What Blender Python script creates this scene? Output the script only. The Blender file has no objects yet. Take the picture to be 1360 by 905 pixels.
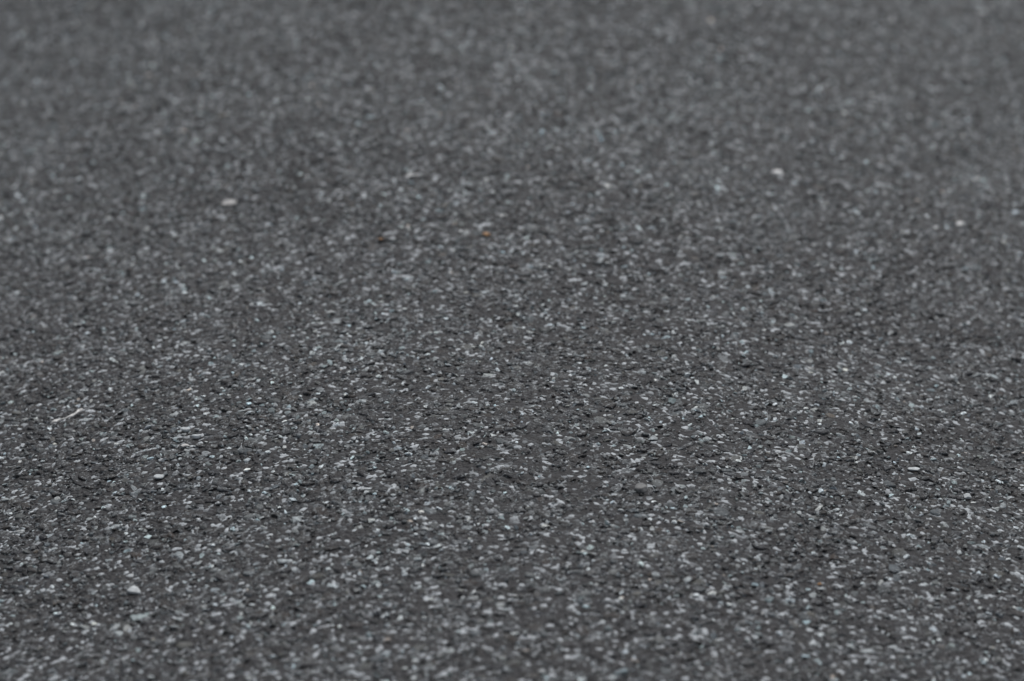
import bpy, math, random
import numpy as np
from mathutils import Vector, Euler

random.seed(7)
rng = np.random.default_rng(11)
R = math.radians
sc = bpy.context.scene
col = sc.collection

# ------------------------------------------------------------------ camera, sky, sun, exposure
CAM_H, PITCH, LENS = 0.405, 23.0, 105.0
FOCUS, FSTOP = 0.966, 11.3
cam_data = bpy.data.cameras.new('camera')
cam = bpy.data.objects.new('camera', cam_data)
col.objects.link(cam)
cam.location = (0, 0, CAM_H)
cam.rotation_euler = (R(90 - PITCH), 0, 0)
cam_data.lens = LENS
cam_data.sensor_width = 36
cam_data.clip_start, cam_data.clip_end = 0.01, 50
cam_data.dof.use_dof = True
cam_data.dof.focus_distance = FOCUS
cam_data.dof.aperture_fstop = FSTOP
cam_data.dof.aperture_blades = 0
sc.camera = cam

SUN_EL, SUN_AZ = 62, 15            # azimuth measured from +Y (ahead of the camera) towards +X
world = bpy.data.worlds.new('World')
sc.world = world
world.use_nodes = True
wn, wl = world.node_tree.nodes, world.node_tree.links
sky = wn.new('ShaderNodeTexSky')
sky.sky_type = 'NISHITA'
sky.sun_disc = False
sky.sun_elevation = R(SUN_EL)
sky.sun_rotation = R(SUN_AZ)
sky.dust_density = 4.0
sat = wn.new('ShaderNodeHueSaturation')          # a cloud layer: the sky's colour is mostly gone
sat.inputs['Saturation'].default_value = 0.32
wl.new(sky.outputs[0], sat.inputs['Color'])
wl.new(sat.outputs[0], wn['Background'].inputs['Color'])
wn['Background'].inputs['Strength'].default_value = 0.10
sd = bpy.data.lights.new('sun', 'SUN')
sd.energy, sd.angle, sd.color = 1.3, R(14), (1.0, 0.98, 0.955)
sun = bpy.data.objects.new('sun', sd)
col.objects.link(sun)
sdir = Vector((math.sin(R(SUN_AZ)) * math.cos(R(SUN_EL)), math.cos(R(SUN_AZ)) * math.cos(R(SUN_EL)), math.sin(R(SUN_EL))))
sun.rotation_euler = sdir.to_track_quat('Z', 'Y').to_euler()
sc.view_settings.view_transform = 'Standard'
sc.view_settings.look = 'None'
sc.view_settings.gamma = 1
sc.view_settings.use_curve_mapping = False
sc.view_settings.exposure = 0.20
sc.cycles.use_denoising = True
sc.cycles.max_bounces = 5

# ------------------------------------------------------------------ the lie of the road
CROWN, CW = 0.50, 0.14


def lie(x, y):
    """height of the road: a crowned, slightly uneven strip"""
    z = -CROWN * CW * 0.8 * (np.sqrt(x * x + CW * CW) - CW) / 0.22 * 1.0
    z = z + 0.0007 * np.sin(x * 31 + y * 17 + 1.3) + 0.0006 * np.sin(x * 57 - y * 41) + 0.0009 * np.sin(y * 23 + x * 9)
    return z


FPX = 1360 * LENS / 36


def ground_at(px, py, h=0.0):
    """the point of the road that the photograph shows at a pixel"""
    d = Vector(((px - 680) / FPX, 1.0, -(py - 452.5) / FPX))
    c, s = math.cos(R(PITCH)), math.sin(R(PITCH))
    d = Vector((d.x, c * d.y + s * d.z, -s * d.y + c * d.z))
    t = CAM_H / -d.z
    for _ in range(20):
        p = Vector((0, 0, CAM_H)) + d * t
        t += (p.z - (float(lie(p.x, p.y)) + h)) / -d.z
    return Vector((0, 0, CAM_H)) + d * t


def mm_per_px(p):
    return 1000 * (p - Vector((0, 0, CAM_H))).length / FPX


def vnoise(x, y, seed):
    """smooth value noise on arrays"""
    g = np.random.default_rng(seed).random((64, 64))
    xi, yi = np.floor(x).astype(int), np.floor(y).astype(int)
    fx, fy = x - xi, y - yi
    fx, fy = fx * fx * (3 - 2 * fx), fy * fy * (3 - 2 * fy)
    a, b = g[yi % 64, xi % 64], g[yi % 64, (xi + 1) % 64]
    c, d = g[(yi + 1) % 64, xi % 64], g[(yi + 1) % 64, (xi + 1) % 64]
    return (a * (1 - fx) + b * fx) * (1 - fy) + (c * (1 - fx) + d * fx) * fy


# ------------------------------------------------------------------ materials
def new_mat(name):
    m = bpy.data.materials.new(name)
    m.use_nodes = True
    nt = m.node_tree
    return m, nt.nodes, nt.links, nt.nodes['Principled BSDF']


def ramp(n, stops):
    r = n.new('ShaderNodeValToRGB')
    e = r.color_ramp.elements
    e[0].position, e[0].color = stops[0][0], (*stops[0][1], 1)
    e[1].position, e[1].color = stops[-1][0], (*stops[-1][1], 1)
    for p, c in stops[1:-1]:
        k = e.new(p)
        k.color = (*c, 1)
    return r


def noise(n, l, vec, scale, detail=3, rough=0.55):
    t = n.new('ShaderNodeTexNoise')
    t.inputs['Scale'].default_value = scale
    t.inputs['Detail'].default_value = detail
    t.inputs['Roughness'].default_value = rough
    l.new(vec, t.inputs['Vector'])
    return t


def mixc(n, l, fac, a, b, blend='MIX'):
    m = n.new('ShaderNodeMix')
    m.data_type = 'RGBA'
    m.blend_type = blend
    for sock, v in ((m.inputs[0], fac), (m.inputs[6], a), (m.inputs[7], b)):
        if hasattr(v, 'is_output'):
            l.new(v, sock)
        else:
            sock.default_value = v if not isinstance(v, tuple) else (*v, 1)
    return m.outputs[2]


def mat_stone():
    """aggregate: each stone's own colour comes from its 'col'; on it a bitumen film, worn through in flecks"""
    m, n, l, p = new_mat('aggregate_stone')
    at = n.new('ShaderNodeAttribute')
    at.attribute_type = 'INSTANCER'
    at.attribute_name = 'col'
    geo = n.new('ShaderNodeNewGeometry')
    pos = geo.outputs['Position']
    n1 = noise(n, l, pos, 420, 4, 0.6)
    v1 = ramp(n, [(0.28, (0.6,) * 3), (0.72, (1.45,) * 3)])
    l.new(n1.outputs['Fac'], v1.inputs[0])
    c = mixc(n, l, 1.0, at.outputs['Color'], v1.outputs[0], 'MULTIPLY')
    # flecks of bare mineral, thicker in some patches of the road than in others
    wide = noise(n, l, pos, 42, 3, 0.6)
    wr = n.new('ShaderNodeMapRange')
    wr.inputs['From Min'].default_value, wr.inputs['From Max'].default_value = 0.3, 0.7
    wr.inputs['To Min'].default_value, wr.inputs['To Max'].default_value = -0.025, 0.02
    l.new(wide.outputs['Fac'], wr.inputs['Value'])
    for scale, lo, hi, tone in ((400, 0.575, 0.605, (0.14, 0.153, 0.161)), (760, 0.575, 0.61, (0.32, 0.345, 0.36)), (1350, 0.545, 0.60, (0.12, 0.126, 0.130))):
        t = noise(n, l, pos, scale, 4, 0.62)
        t.inputs['Distortion'].default_value = 0.6
        ad = n.new('ShaderNodeMath')
        l.new(t.outputs['Fac'], ad.inputs[0])
        l.new(wr.outputs[0], ad.inputs[1])
        v = ramp(n, [(lo, (0, 0, 0)), (hi, (0.85,) * 3)])
        l.new(ad.outputs[0], v.inputs[0])
        c = mixc(n, l, v.outputs[0], c, tone)
    l.new(c, p.inputs['Base Color'])
    v3 = ramp(n, [(0.3, (0.40,) * 3), (0.7, (0.68,) * 3)])
    l.new(n1.outputs['Fac'], v3.inputs[0])
    l.new(v3.outputs[0], p.inputs['Roughness'])
    p.inputs['Specular IOR Level'].default_value = 0.22
    n3 = noise(n, l, pos, 900, 5, 0.75)
    b = n.new('ShaderNodeBump')
    b.inputs['Strength'].default_value = 0.75
    b.inputs['Distance'].default_value = 0.0008
    l.new(n3.outputs['Fac'], b.inputs['Height'])
    l.new(b.outputs[0], p.inputs['Normal'])
    return m


def mat_bitumen():
    """the binder between the stones with the sand in it; it also carries the road on past the built stones"""
    m, n, l, p = new_mat('bitumen_binder')
    geo = n.new('ShaderNodeNewGeometry')
    pos = geo.outputs['Position']
    vo = n.new('ShaderNodeTexVoronoi')
    vo.inputs['Scale'].default_value = 650
    l.new(pos, vo.inputs['Vector'])
    sep = n.new('ShaderNodeSeparateColor')
    l.new(vo.outputs['Color'], sep.inputs[0])
    r = ramp(n, [(0.0, (0.024, 0.024, 0.0255)), (0.70, (0.033, 0.033, 0.036)), (0.80, (0.09, 0.097, 0.104)), (0.95, (0.40, 0.43, 0.455))])
    l.new(sep.outputs[0], r.inputs[0])
    l.new(r.outputs[0], p.inputs['Base Color'])
    p.inputs['Roughness'].default_value = 0.6
    p.inputs['Specular IOR Level'].default_value = 0.22
    nn = noise(n, l, pos, 600, 4, 0.6)
    b1 = n.new('ShaderNodeBump')
    b1.inputs['Strength'].default_value = 0.7
    b1.inputs['Distance'].default_value = 0.0012
    b1.invert = True
    l.new(vo.outputs['Distance'], b1.inputs['Height'])
    b2 = n.new('ShaderNodeBump')
    b2.inputs['Strength'].default_value = 0.5
    b2.inputs['Distance'].default_value = 0.001
    l.new(nn.outputs['Fac'], b2.inputs['Height'])
    l.new(b1.outputs[0], b2.inputs['Normal'])
    l.new(b2.outputs[0], p.inputs['Normal'])
    return m


def mat_plain(name, rgb, rough=0.6, var=0.35, scale=700, sss=0.0):
    m, n, l, p = new_mat(name)
    geo = n.new('ShaderNodeNewGeometry')
    t = noise(n, l, geo.outputs['Position'], scale, 4, 0.6)
    r = ramp(n, [(0.3, tuple(c * (1 - var) for c in rgb)), (0.7, tuple(min(1, c * (1 + var)) for c in rgb))])
    l.new(t.outputs['Fac'], r.inputs[0])
    l.new(r.outputs[0], p.inputs['Base Color'])
    p.inputs['Roughness'].default_value = rough
    b = n.new('ShaderNodeBump')
    b.inputs['Strength'].default_value = 0.4
    b.inputs['Distance'].default_value = 0.0004
    l.new(t.outputs['Fac'], b.inputs['Height'])
    l.new(b.outputs[0], p.inputs['Normal'])
    return m


M_STONE, M_BIT = mat_stone(), mat_bitumen()

# ------------------------------------------------------------------ the road: binder sheet
def sheet(name, xs, ys, drop):
    X, Y = np.meshgrid(xs, ys)
    Z = lie(X, Y) - drop
    Z = Z + 0.0009 * (vnoise(X * 260, Y * 260, 3) - 0.5)
    nx, ny = len(xs), len(ys)
    co = np.stack([X, Y, Z], -1).reshape(-1, 3)
    i = np.arange(nx * ny).reshape(ny, nx)
    f = np.stack([i[:-1, :-1], i[:-1, 1:], i[1:, 1:], i[1:, :-1]], -1).reshape(-1, 4)
    me = bpy.data.meshes.new(name)
    me.from_pydata(co.tolist(), [], f.tolist())
    me.polygons.foreach_set('use_smooth', [True] * len(me.polygons))
    me.update()
    return me


def graded(a0, a, b, b0, step, n):
    """fine from a to b, coarser out to a0 and b0"""
    left = a - (a - a0) * (np.linspace(1, 0, n, endpoint=False) ** 2)
    right = b + (b0 - b) * (np.linspace(0, 1, n + 1)[1:] ** 2)
    return np.concatenate([left, np.arange(a, b, step), [b], right])


road = bpy.data.objects.new('road', sheet('road', graded(-4, -0.55, 0.55, 4, 0.004, 24), graded(-1.5, 0.55, 1.65, 9, 0.004, 24), 0.00026))
road.data.materials.append(M_BIT)
col.objects.link(road)
road['kind'] = 'structure'
road['label'] = 'dark grey worn asphalt road surface speckled with pale stone'
road['category'] = 'road'

# ------------------------------------------------------------------ stone shapes
def ico(sub):
    import bmesh
    bm = bmesh.new()
    bmesh.ops.create_icosphere(bm, subdivisions=sub, radius=1)
    v = np.array([x.co[:] for x in bm.verts])
    f = [[q.index for q in p.verts] for p in bm.faces]
    bm.free()
    return v / np.linalg.norm(v, axis=1, keepdims=True), f


def stone_mesh(name, seed, sub, flat=0.5, planes=11, sharp=40.0):
    """a crushed stone: directions cut by random planes, corners a little rounded, top and bottom flattish"""
    g = np.random.default_rng(seed)
    d, f = ico(sub)
    nn = g.normal(size=(planes, 3))
    nn[:, 2] *= 0.55
    nn /= np.linalg.norm(nn, axis=1, keepdims=True)
    hh = g.uniform(0.66, 0.98, planes)
    top = np.array([[g.normal(0, .12), g.normal(0, .12), 1.0], [g.normal(0, .2), g.normal(0, .2), -1.0]])
    top /= np.linalg.norm(top, axis=1, keepdims=True)
    nn = np.concatenate([nn, top])
    hh = np.concatenate([hh, [flat * g.uniform(0.85, 1.1), flat * 1.2]])
    q = np.maximum(d @ nn.T, 1e-3) / hh
    r = 1.0 / (np.sum(q ** sharp, axis=1) ** (1 / sharp))
    r = np.minimum(r, 1.25)
    v = d * r[:, None]
    v[:, 0] *= g.uniform(0.95, 1.25)
    v[:, 1] *= g.uniform(0.72, 0.98)
    v += g.normal(0, 0.022, v.shape)
    me = bpy.data.meshes.new(name)
    me.from_pydata(v.tolist(), [], f)
    me.polygons.foreach_set('use_smooth', [True] * len(me.polygons))
    me.materials.append(M_STONE)
    me.update()
    return me, float(v[:, 2].max())


def chip_mesh(name, seed):
    """a sharp-edged flake: the hull of a few points, longer than wide and thinner still"""
    import bmesh
    g = np.random.default_rng(seed)
    q = g.normal(size=(13, 3))
    q /= np.linalg.norm(q, axis=1, keepdims=True)
    q *= np.array([g.uniform(1.0, 1.35), g.uniform(0.6, 0.95), g.uniform(0.32, 0.6)])
    bm = bmesh.new()
    for c in q:
        bm.verts.new(c)
    res = bmesh.ops.convex_hull(bm, input=bm.verts)
    bmesh.ops.delete(bm, geom=[v for v in bm.verts if not v.link_faces], context='VERTS')
    bmesh.ops.bevel(bm, geom=list(bm.edges), offset=0.05, segments=1, affect='EDGES')
    bmesh.ops.recalc_face_normals(bm, faces=bm.faces)
    me = bpy.data.meshes.new(name)
    bm.to_mesh(me)
    bm.free()
    me.materials.append(M_STONE)
    return me, max(v.co.z for v in me.vertices)


NV = 20
variants = [stone_mesh('stone_shape', 100 + k, 3, flat=0.34 + 0.3 * ((k * 7) % 8) / 8, planes=8 + k % 6) if k < 8 else
            chip_mesh('chip_shape', 300 + k) for k in range(NV)]
shape_top = np.array([v[1] for v in variants])
proto = bpy.data.collections.new('stone_shapes')
for k, (me, _) in enumerate(variants):
    o = bpy.data.objects.new('stone_shape_%02d' % k, me)
    proto.objects.link(o)

# ------------------------------------------------------------------ packing the aggregate
X0, X1, Y0, Y1 = -0.52, 0.52, 0.60, 1.60
TANH = 680 / FPX


def in_wedge(x, y, margin):
    half = np.sqrt(y * y + CAM_H ** 2) * TANH + margin
    return np.abs(x) < half


CELL = 0.0005
occ = np.zeros((int((Y1 - Y0) / CELL) + 60, int((X1 - X0) / CELL) + 60), bool)


def stamp(x, y, r, k):
    ix, iy = ((x - X0) / CELL).astype(int) + 30, ((y - Y0) / CELL).astype(int) + 30
    rc = r * k / CELL
    m = int(math.ceil(rc.max()))
    for dy in range(-m, m + 1):
        for dx in range(-m, m + 1):
            s = dx * dx + dy * dy <= rc * rc
            if s.any():
                occ[np.clip(iy[s] + dy, 0, occ.shape[0] - 1), np.clip(ix[s] + dx, 0, occ.shape[1] - 1)] = True


def free(x, y):
    ix, iy = ((x - X0) / CELL).astype(int) + 30, ((y - Y0) / CELL).astype(int) + 30
    return ~occ[iy, ix]


def scatter(rmin, rmax, spacing, keep, margin, own, grow, power=1.6):
    """jittered rows of candidates; each survivor claims its disc, checked in a few random rounds so that none overlap much"""
    nx, ny = int((X1 - X0) / spacing), int((Y1 - Y0) / spacing)
    gx, gy = np.meshgrid(np.arange(nx), np.arange(ny))
    x = X0 + (gx + 0.5 * (gy % 2) + rng.uniform(-0.42, 0.42, gx.shape)) * spacing
    y = Y0 + (gy + rng.uniform(-0.42, 0.42, gx.shape)) * spacing
    x, y = x.ravel(), y.ravel()
    x, y = np.clip(x, X0, X1), np.clip(y, Y0, Y1)
    s = in_wedge(x, y, margin) & (rng.random(len(x)) < keep)
    x, y = x[s], y[s]
    r = rmin + (rmax - rmin) * rng.random(len(x)) ** power
    out = []
    lot = rng.integers(0, 6, len(x))
    for k in range(6):
        q = lot == k
        f = q & free(x, y)
        stamp(x[f], y[f], r[f], grow)
        out.append(np.stack([x[f], y[f], r[f]], 1))
    return np.concatenate(out)


classes = []
for c, args in enumerate([
    (0.0028, 0.0048, 0.012, 0.30, 0.25, 0, 0.95),      # broad flat stones
    (0.0015, 0.0027, 0.0037, 0.95, 0.25, 0, 0.86),     # the main stone
    (0.0008, 0.0015, 0.0021, 0.95, 0.12, 0, 0.86),     # chippings in the gaps
    (0.00045, 0.0008, 0.0014, 0.80, 0.04, 0, 0.9),     # grit
]):
    a = scatter(*args)
    classes.append(np.concatenate([a, np.full((len(a), 1), c)], 1))
P = np.concatenate(classes)
N = len(P)
x, y, r, cl = P[:, 0], P[:, 1], P[:, 2], P[:, 3].astype(int)
print('stones', N, np.bincount(cl))
idx = rng.integers(0, NV, N)
idx[cl <= 0] = rng.integers(0, 8, (cl <= 0).sum())
idx[cl == 1] = rng.integers(0, 8, (cl == 1).sum())
idx[cl >= 2] = rng.integers(8, NV, (cl >= 2).sum())
scl = np.stack([r * 1.08, r * 1.08, r * rng.uniform(0.75, 1.15, N)], 1)
tilt = np.array([0.045, 0.12, 0.28, 0.45])[cl]
eps = 1e-3
sx = (lie(x + eps, y) - lie(x - eps, y)) / (2 * eps)
rot = np.stack([rng.normal(0, 1, N) * tilt, rng.normal(0, 1, N) * tilt - 0 * sx, rng.uniform(0, 2 * math.pi, N)], 1)
proud = np.array([0.0000, 0.00008, 0.0001, 0.0])[cl] + rng.normal(0, 1, N) * np.array([0.00012, 0.00018, 0.00028, 0.00028])[cl]
z = lie(x, y) + proud - shape_top[idx] * scl[:, 2]
sunk = shape_top[idx] * scl[:, 2] * 2 < 0.001
z[sunk] = np.maximum(z[sunk], lie(x, y)[sunk] - 0.0010)

# colours: bitumen-coated dark stone, bare grey stone, pale mineral; pale ones come in loose patches
patch = 0.55 * vnoise(x * 34 + 5, y * 20, 21) + 0.45 * vnoise(x * 95, y * 60 + 9, 22)
u = rng.random(N)
pale_share = np.array([0.0, 0.035, 0.27, 0.24])[cl] * (0.5 + 0.95 * np.clip((patch - 0.3) / 0.4, 0, 1))
mid_share = np.array([0.0, 0.09, 0.30, 0.30])[cl] * (0.5 + patch)
g = rng.uniform(0.024, 0.038, N)
mid = (u > pale_share) & (u < pale_share + mid_share)
g[mid] = rng.uniform(0.045, 0.125, mid.sum())
pale = u < pale_share
g[pale] = 0.15 + 0.72 * rng.random(pale.sum()) ** 1.9
g[pale & (cl == 1)] = np.minimum(g[pale & (cl == 1)], 0.36)
idx[pale & (cl == 1)] = rng.integers(8, NV, (pale & (cl == 1)).sum())
z[pale & (cl == 1)] = (lie(x, y) + proud - shape_top[idx] * scl[:, 2])[pale & (cl == 1)]
tint = rng.normal(0, 1, N) * np.where(pale, 0.5, 1.0)
colr = np.stack([g * (1 + 0.05 * tint), g * (1 + 0.006 * rng.normal(0, 1, N)), g * (1 - 0.055 * tint)], 1)
colr[pale | mid] *= np.array([0.93, 1.02, 1.05])
colr[~(pale | mid)] *= np.array([1.0, 0.99, 1.06])
teal = pale & (rng.random(N) < 0.25)
colr[teal] *= np.array([0.91, 1.02, 1.035])
brown = rng.random(N) < 0.02
colr[brown] *= np.array([1.18, 0.98, 0.86])

# ------------------------------------------------------------------ the 300 stones that show largest, each its own piece
cth, sth = math.cos(R(PITCH)), math.sin(R(PITCH))
dz = z - CAM_H
depth = y * cth - dz * sth
up = y * sth + dz * cth
px, py = 680 + FPX * x / depth, 452.5 - FPX * up / depth
vis = (px > 5) & (px < 1355) & (py > 5) & (py < 900)
size = np.where(vis, (r / depth) ** 2 * np.where(pale | mid, 1.6, 1.0), 0)
big = np.zeros(N, bool)
big[np.argsort(-size)[:300]] = True
for i in np.nonzero(big)[0]:
    o = bpy.data.objects.new('stone', variants[idx[i]][0])
    o.location = (x[i], y[i], z[i])
    o.rotation_euler = rot[i]
    o.scale = scl[i]
    o['col'] = [float(v) for v in colr[i]]
    o.parent = road
    col.objects.link(o)

# ------------------------------------------------------------------ all the other stones
rest = ~big
me = bpy.data.meshes.new('aggregate')
n = int(rest.sum())
me.vertices.add(n)
me.vertices.foreach_set('co', np.stack([x, y, z], 1)[rest].astype(np.float32).ravel())
for nm, ty, arr, key in (('rot', 'FLOAT_VECTOR', rot, 'vector'), ('scl', 'FLOAT_VECTOR', scl, 'vector')):
    a = me.attributes.new(nm, ty, 'POINT')
    a.data.foreach_set(key, arr[rest].astype(np.float32).ravel())
a = me.attributes.new('idx', 'INT', 'POINT')
a.data.foreach_set('value', idx[rest].astype(np.int32))
a = me.attributes.new('col', 'FLOAT_COLOR', 'POINT')
a.data.foreach_set('color', np.concatenate([colr, np.ones((N, 1))], 1)[rest].astype(np.float32).ravel())
me.update()
agg = bpy.data.objects.new('aggregate', me)
col.objects.link(agg)
agg.parent = road
agg['kind'] = 'stuff'
ng = bpy.data.node_groups.new('lay_stones', 'GeometryNodeTree')
ng.interface.new_socket('Geometry', in_out='INPUT', socket_type='NodeSocketGeometry')
ng.interface.new_socket('Geometry', in_out='OUTPUT', socket_type='NodeSocketGeometry')
gn, gl = ng.nodes, ng.links
gi, go = gn.new('NodeGroupInput'), gn.new('NodeGroupOutput')
iop = gn.new('GeometryNodeInstanceOnPoints')
ci = gn.new('GeometryNodeCollectionInfo')
ci.inputs['Collection'].default_value = proto
ci.inputs['Separate Children'].default_value = True
ci.inputs['Reset Children'].default_value = True


def named(nm, ty):
    a = gn.new('GeometryNodeInputNamedAttribute')
    a.data_type = ty
    a.inputs['Name'].default_value = nm
    return a.outputs['Attribute']


e2r = gn.new('FunctionNodeEulerToRotation')
gl.new(named('rot', 'FLOAT_VECTOR'), e2r.inputs[0])
gl.new(gi.outputs[0], iop.inputs['Points'])
gl.new(ci.outputs[0], iop.inputs['Instance'])
iop.inputs['Pick Instance'].default_value = True
gl.new(named('idx', 'INT'), iop.inputs['Instance Index'])
gl.new(e2r.outputs[0], iop.inputs['Rotation'])
gl.new(named('scl', 'FLOAT_VECTOR'), iop.inputs['Scale'])
gl.new(iop.outputs[0], go.inputs[0])
mod = agg.modifiers.new('lay_stones', 'NODES')
mod.node_group = ng

# ------------------------------------------------------------------ loose things lying on the road
def thing(o, label, cat, group=None):
    o['label'], o['category'] = label, cat
    if group:
        o['group'] = group
    return o


def tube(name, pts, rad, mat, sides=7, squash=0.8):
    """a bent sliver: rings along a path with its own radius at each point"""
    vs, fs = [], []
    pts = [Vector(p) for p in pts]
    for k, p in enumerate(pts):
        t = (pts[min(k + 1, len(pts) - 1)] - pts[max(k - 1, 0)]).normalized()
        s = t.cross(Vector((0, 0, 1))).normalized()
        w = s.cross(t)
        for q in range(sides):
            a = 2 * math.pi * q / sides
            j = 1 + random.uniform(-.22, .22)
            vs.append(p + (s * math.cos(a) + w * math.sin(a) * squash) * rad[k] * j)
    for k in range(len(pts) - 1):
        for q in range(sides):
            a, b = k * sides + q, k * sides + (q + 1) % sides
            fs.append((a, b, b + sides, a + sides))
    fs.append(tuple(range(sides))[::-1])
    fs.append(tuple(range((len(pts) - 1) * sides, len(pts) * sides)))
    me = bpy.data.meshes.new(name)
    org = pts[0].copy()
    me.from_pydata([v - org for v in vs], [], fs)
    me.polygons.foreach_set('use_smooth', [True] * len(me.polygons))
    me.materials.append(mat)
    o = bpy.data.objects.new(name, me)
    o.location = org
    col.objects.link(o)
    return o


M_STALK = mat_plain('dry_stalk', (0.52, 0.52, 0.51), 0.65, 0.5, 600)
M_PALE = mat_plain('pale_stone', (0.42, 0.42, 0.415), 0.65, 0.35)
M_COOL = mat_plain('cool_pale_stone', (0.39, 0.42, 0.435), 0.6, 0.35)
M_BRIGHT = mat_plain('white_quartz', (0.66, 0.67, 0.67), 0.55, 0.2)
M_GREY = mat_plain('grey_stone', (0.115, 0.118, 0.12), 0.5, 0.3)
M_ORANGE = mat_plain('orange_grain', (0.34, 0.185, 0.075), 0.7, 0.35)
M_FIBRE = mat_plain('fibre', (0.45, 0.46, 0.46), 0.5, 0.15)


def along(pix, h):
    return [ground_at(a, b, hh) for (a, b), hh in zip(pix, h)]


thing(tube('stalk', along([(67, 562.5), (74, 559.5), (80, 557), (88, 555.5), (95, 552.5), (101, 549), (106, 545.5), (109.5, 543.5)],
                          [.0012, .001, .001, .0011, .0013, .0013, .0013, .0012]),
           [.0002, .0009, .0003, .0004, .00075, .00035, .0009, .0004], M_STALK, 9, 0.6),
      'pale bent knobbly stalk, longest loose sliver on the asphalt, near the photo\'s left edge', 'stalk')
thing(tube('fibre', along([(1079, 627), (1079.5, 620), (1081, 612), (1080, 606)], [.0006, .003, .0045, .0055]),
           [.00015, .00014, .00013, .0001], M_FIBRE, 5, 1.0),
      'hair-thin pale fibre sticking up from the asphalt in the sharp band, right of centre', 'fibre')
thing(tube('splinter', along([(1135, 474), (1136, 470), (1137.5, 466)], [.0006, .0022, .0034]),
           [.0004, .0005, .00025], M_PALE, 5, 0.9),
      'short white splinter standing upright on the asphalt, right of centre above the sharp band', 'splinter')


def loose(name, pxl, w_px, aspect, yaw, shape, mat, label, cat, group=None, flat=1.0, rise=0.0006):
    p = ground_at(*pxl)
    r = w_px * mm_per_px(p) / 2000
    me = variants[shape][0].copy()
    me.name = name
    me.materials.clear()
    me.materials.append(mat)
    o = bpy.data.objects.new(name, me)
    s = (r, r * aspect * 1.15, r * flat * 0.6)
    o.scale = s
    o.rotation_euler = (random.uniform(-.12, .12), random.uniform(-.12, .12), yaw)
    o.location = (p.x, p.y, p.z + rise - 0.1 * s[2])
    col.objects.link(o)
    return thing(o, label, cat, group)


loose('flat_stone', (851, 651), 21, 0.95, 0.1, 1, M_GREY, 'flat rounded grey stone, the widest clear one in the sharp band right of centre', 'stone', flat=0.9, rise=0.0008)
CH = 'pale stone chips'
loose('stone_chip', (246, 594), 15, 0.75, 0.5, 9, M_PALE, 'oblong pale chip tilted upward, just below two whiter chips in the sharp band', 'stone chip', CH, 1.1)
loose('stone_chip', (247, 572.5), 13, 0.8, 0.0, 2, M_COOL, 'bluish white chip, left of the pair of small chips in the sharp band', 'stone chip', CH)
loose('stone_chip', (262.5, 581), 11, 0.85, 0.0, 4, M_COOL, 'small rounded white chip, lower of the pair beside the bluish white chip', 'stone chip', CH)
loose('stone_chip', (263, 572.5), 9, 0.7, 0.2, 10, M_COOL, 'smallest white chip, upper of the pair beside the bluish white chip', 'stone chip', CH)
loose('stone_chip', (210, 635), 14, 0.7, 0.05, 5, M_COOL, 'lone bean-shaped white chip lying level below and left of the tilted oblong chip', 'stone chip', CH)
loose('stone_chip', (1285, 661), 13, 1.1, -0.8, 12, M_COOL, 'angular white chip tipped on its corner, sharp, near the photo\'s right edge', 'stone chip', CH, 1.3)
loose('stone_chip', (1214, 625.5), 18, 0.5, 0.0, 6, M_COOL, 'long thin white chip lying level, left of the chip tipped on its corner', 'stone chip', CH, 0.5)
loose('stone_chip', (486, 651), 16, 0.5, -0.1, 13, M_COOL, 'thin bright white sliver of stone in the sharp band, left of centre', 'stone chip', CH, 0.5)
loose('stone_chip', (1032, 231.5), 17, 0.9, 0.0, 1, M_BRIGHT, 'brightest blurred white chip in the upper right of the asphalt', 'stone chip', CH)
loose('stone_chip', (304, 270.5), 26, 0.8, 0.2, 14, M_PALE, 'wide blurred white chip in the upper left of the asphalt', 'stone chip', CH, 0.7)
loose('stone_chip', (546, 235), 18, 0.8, 0.0, 11, M_BRIGHT, 'blurred white chip in the upper middle, above the two orange grains', 'stone chip', CH)
loose('stone_chip', (1274, 298.5), 14, 0.9, 0.0, 14, M_BRIGHT, 'blurred white chip near the right edge, lower of two there', 'stone chip', CH)
loose('stone_chip', (1296, 239), 12, 0.9, 0.0, 8, M_BRIGHT, 'blurred white chip near the right edge, upper of two there', 'stone chip', CH)
loose('stone_chip', (178, 786), 18, 0.9, -0.7, 0, M_COOL, 'large soft-edged white chip slanting in the lower left of the asphalt', 'stone chip', CH)
loose('stone_chip', (1090, 784), 8, 0.9, 0.0, 15, M_COOL, 'small white chip touching the lowest orange grain', 'stone chip', CH)
loose('stone_chip', (521, 319), 11, 0.9, 0.0, 9, M_COOL, 'blurred white chip just right of the smaller upper orange grain', 'stone chip', CH)
OG = 'orange grains'
loose('orange_grain', (506, 320), 8, 1.0, 0.0, 9, M_ORANGE, 'pale orange grain on the asphalt beside a blurred white chip', 'grain', OG, 0.7, 0.0008)
loose('orange_grain', (646, 313), 12, 0.7, -0.2, 12, M_ORANGE, 'flat rust orange grain lying alone on the asphalt, above the photo\'s centre', 'grain', OG)
loose('orange_grain', (1089, 778), 8, 0.8, 0.3, 10, M_ORANGE, 'tiny orange grain on top of a small white chip, lower right of the asphalt', 'grain', OG)
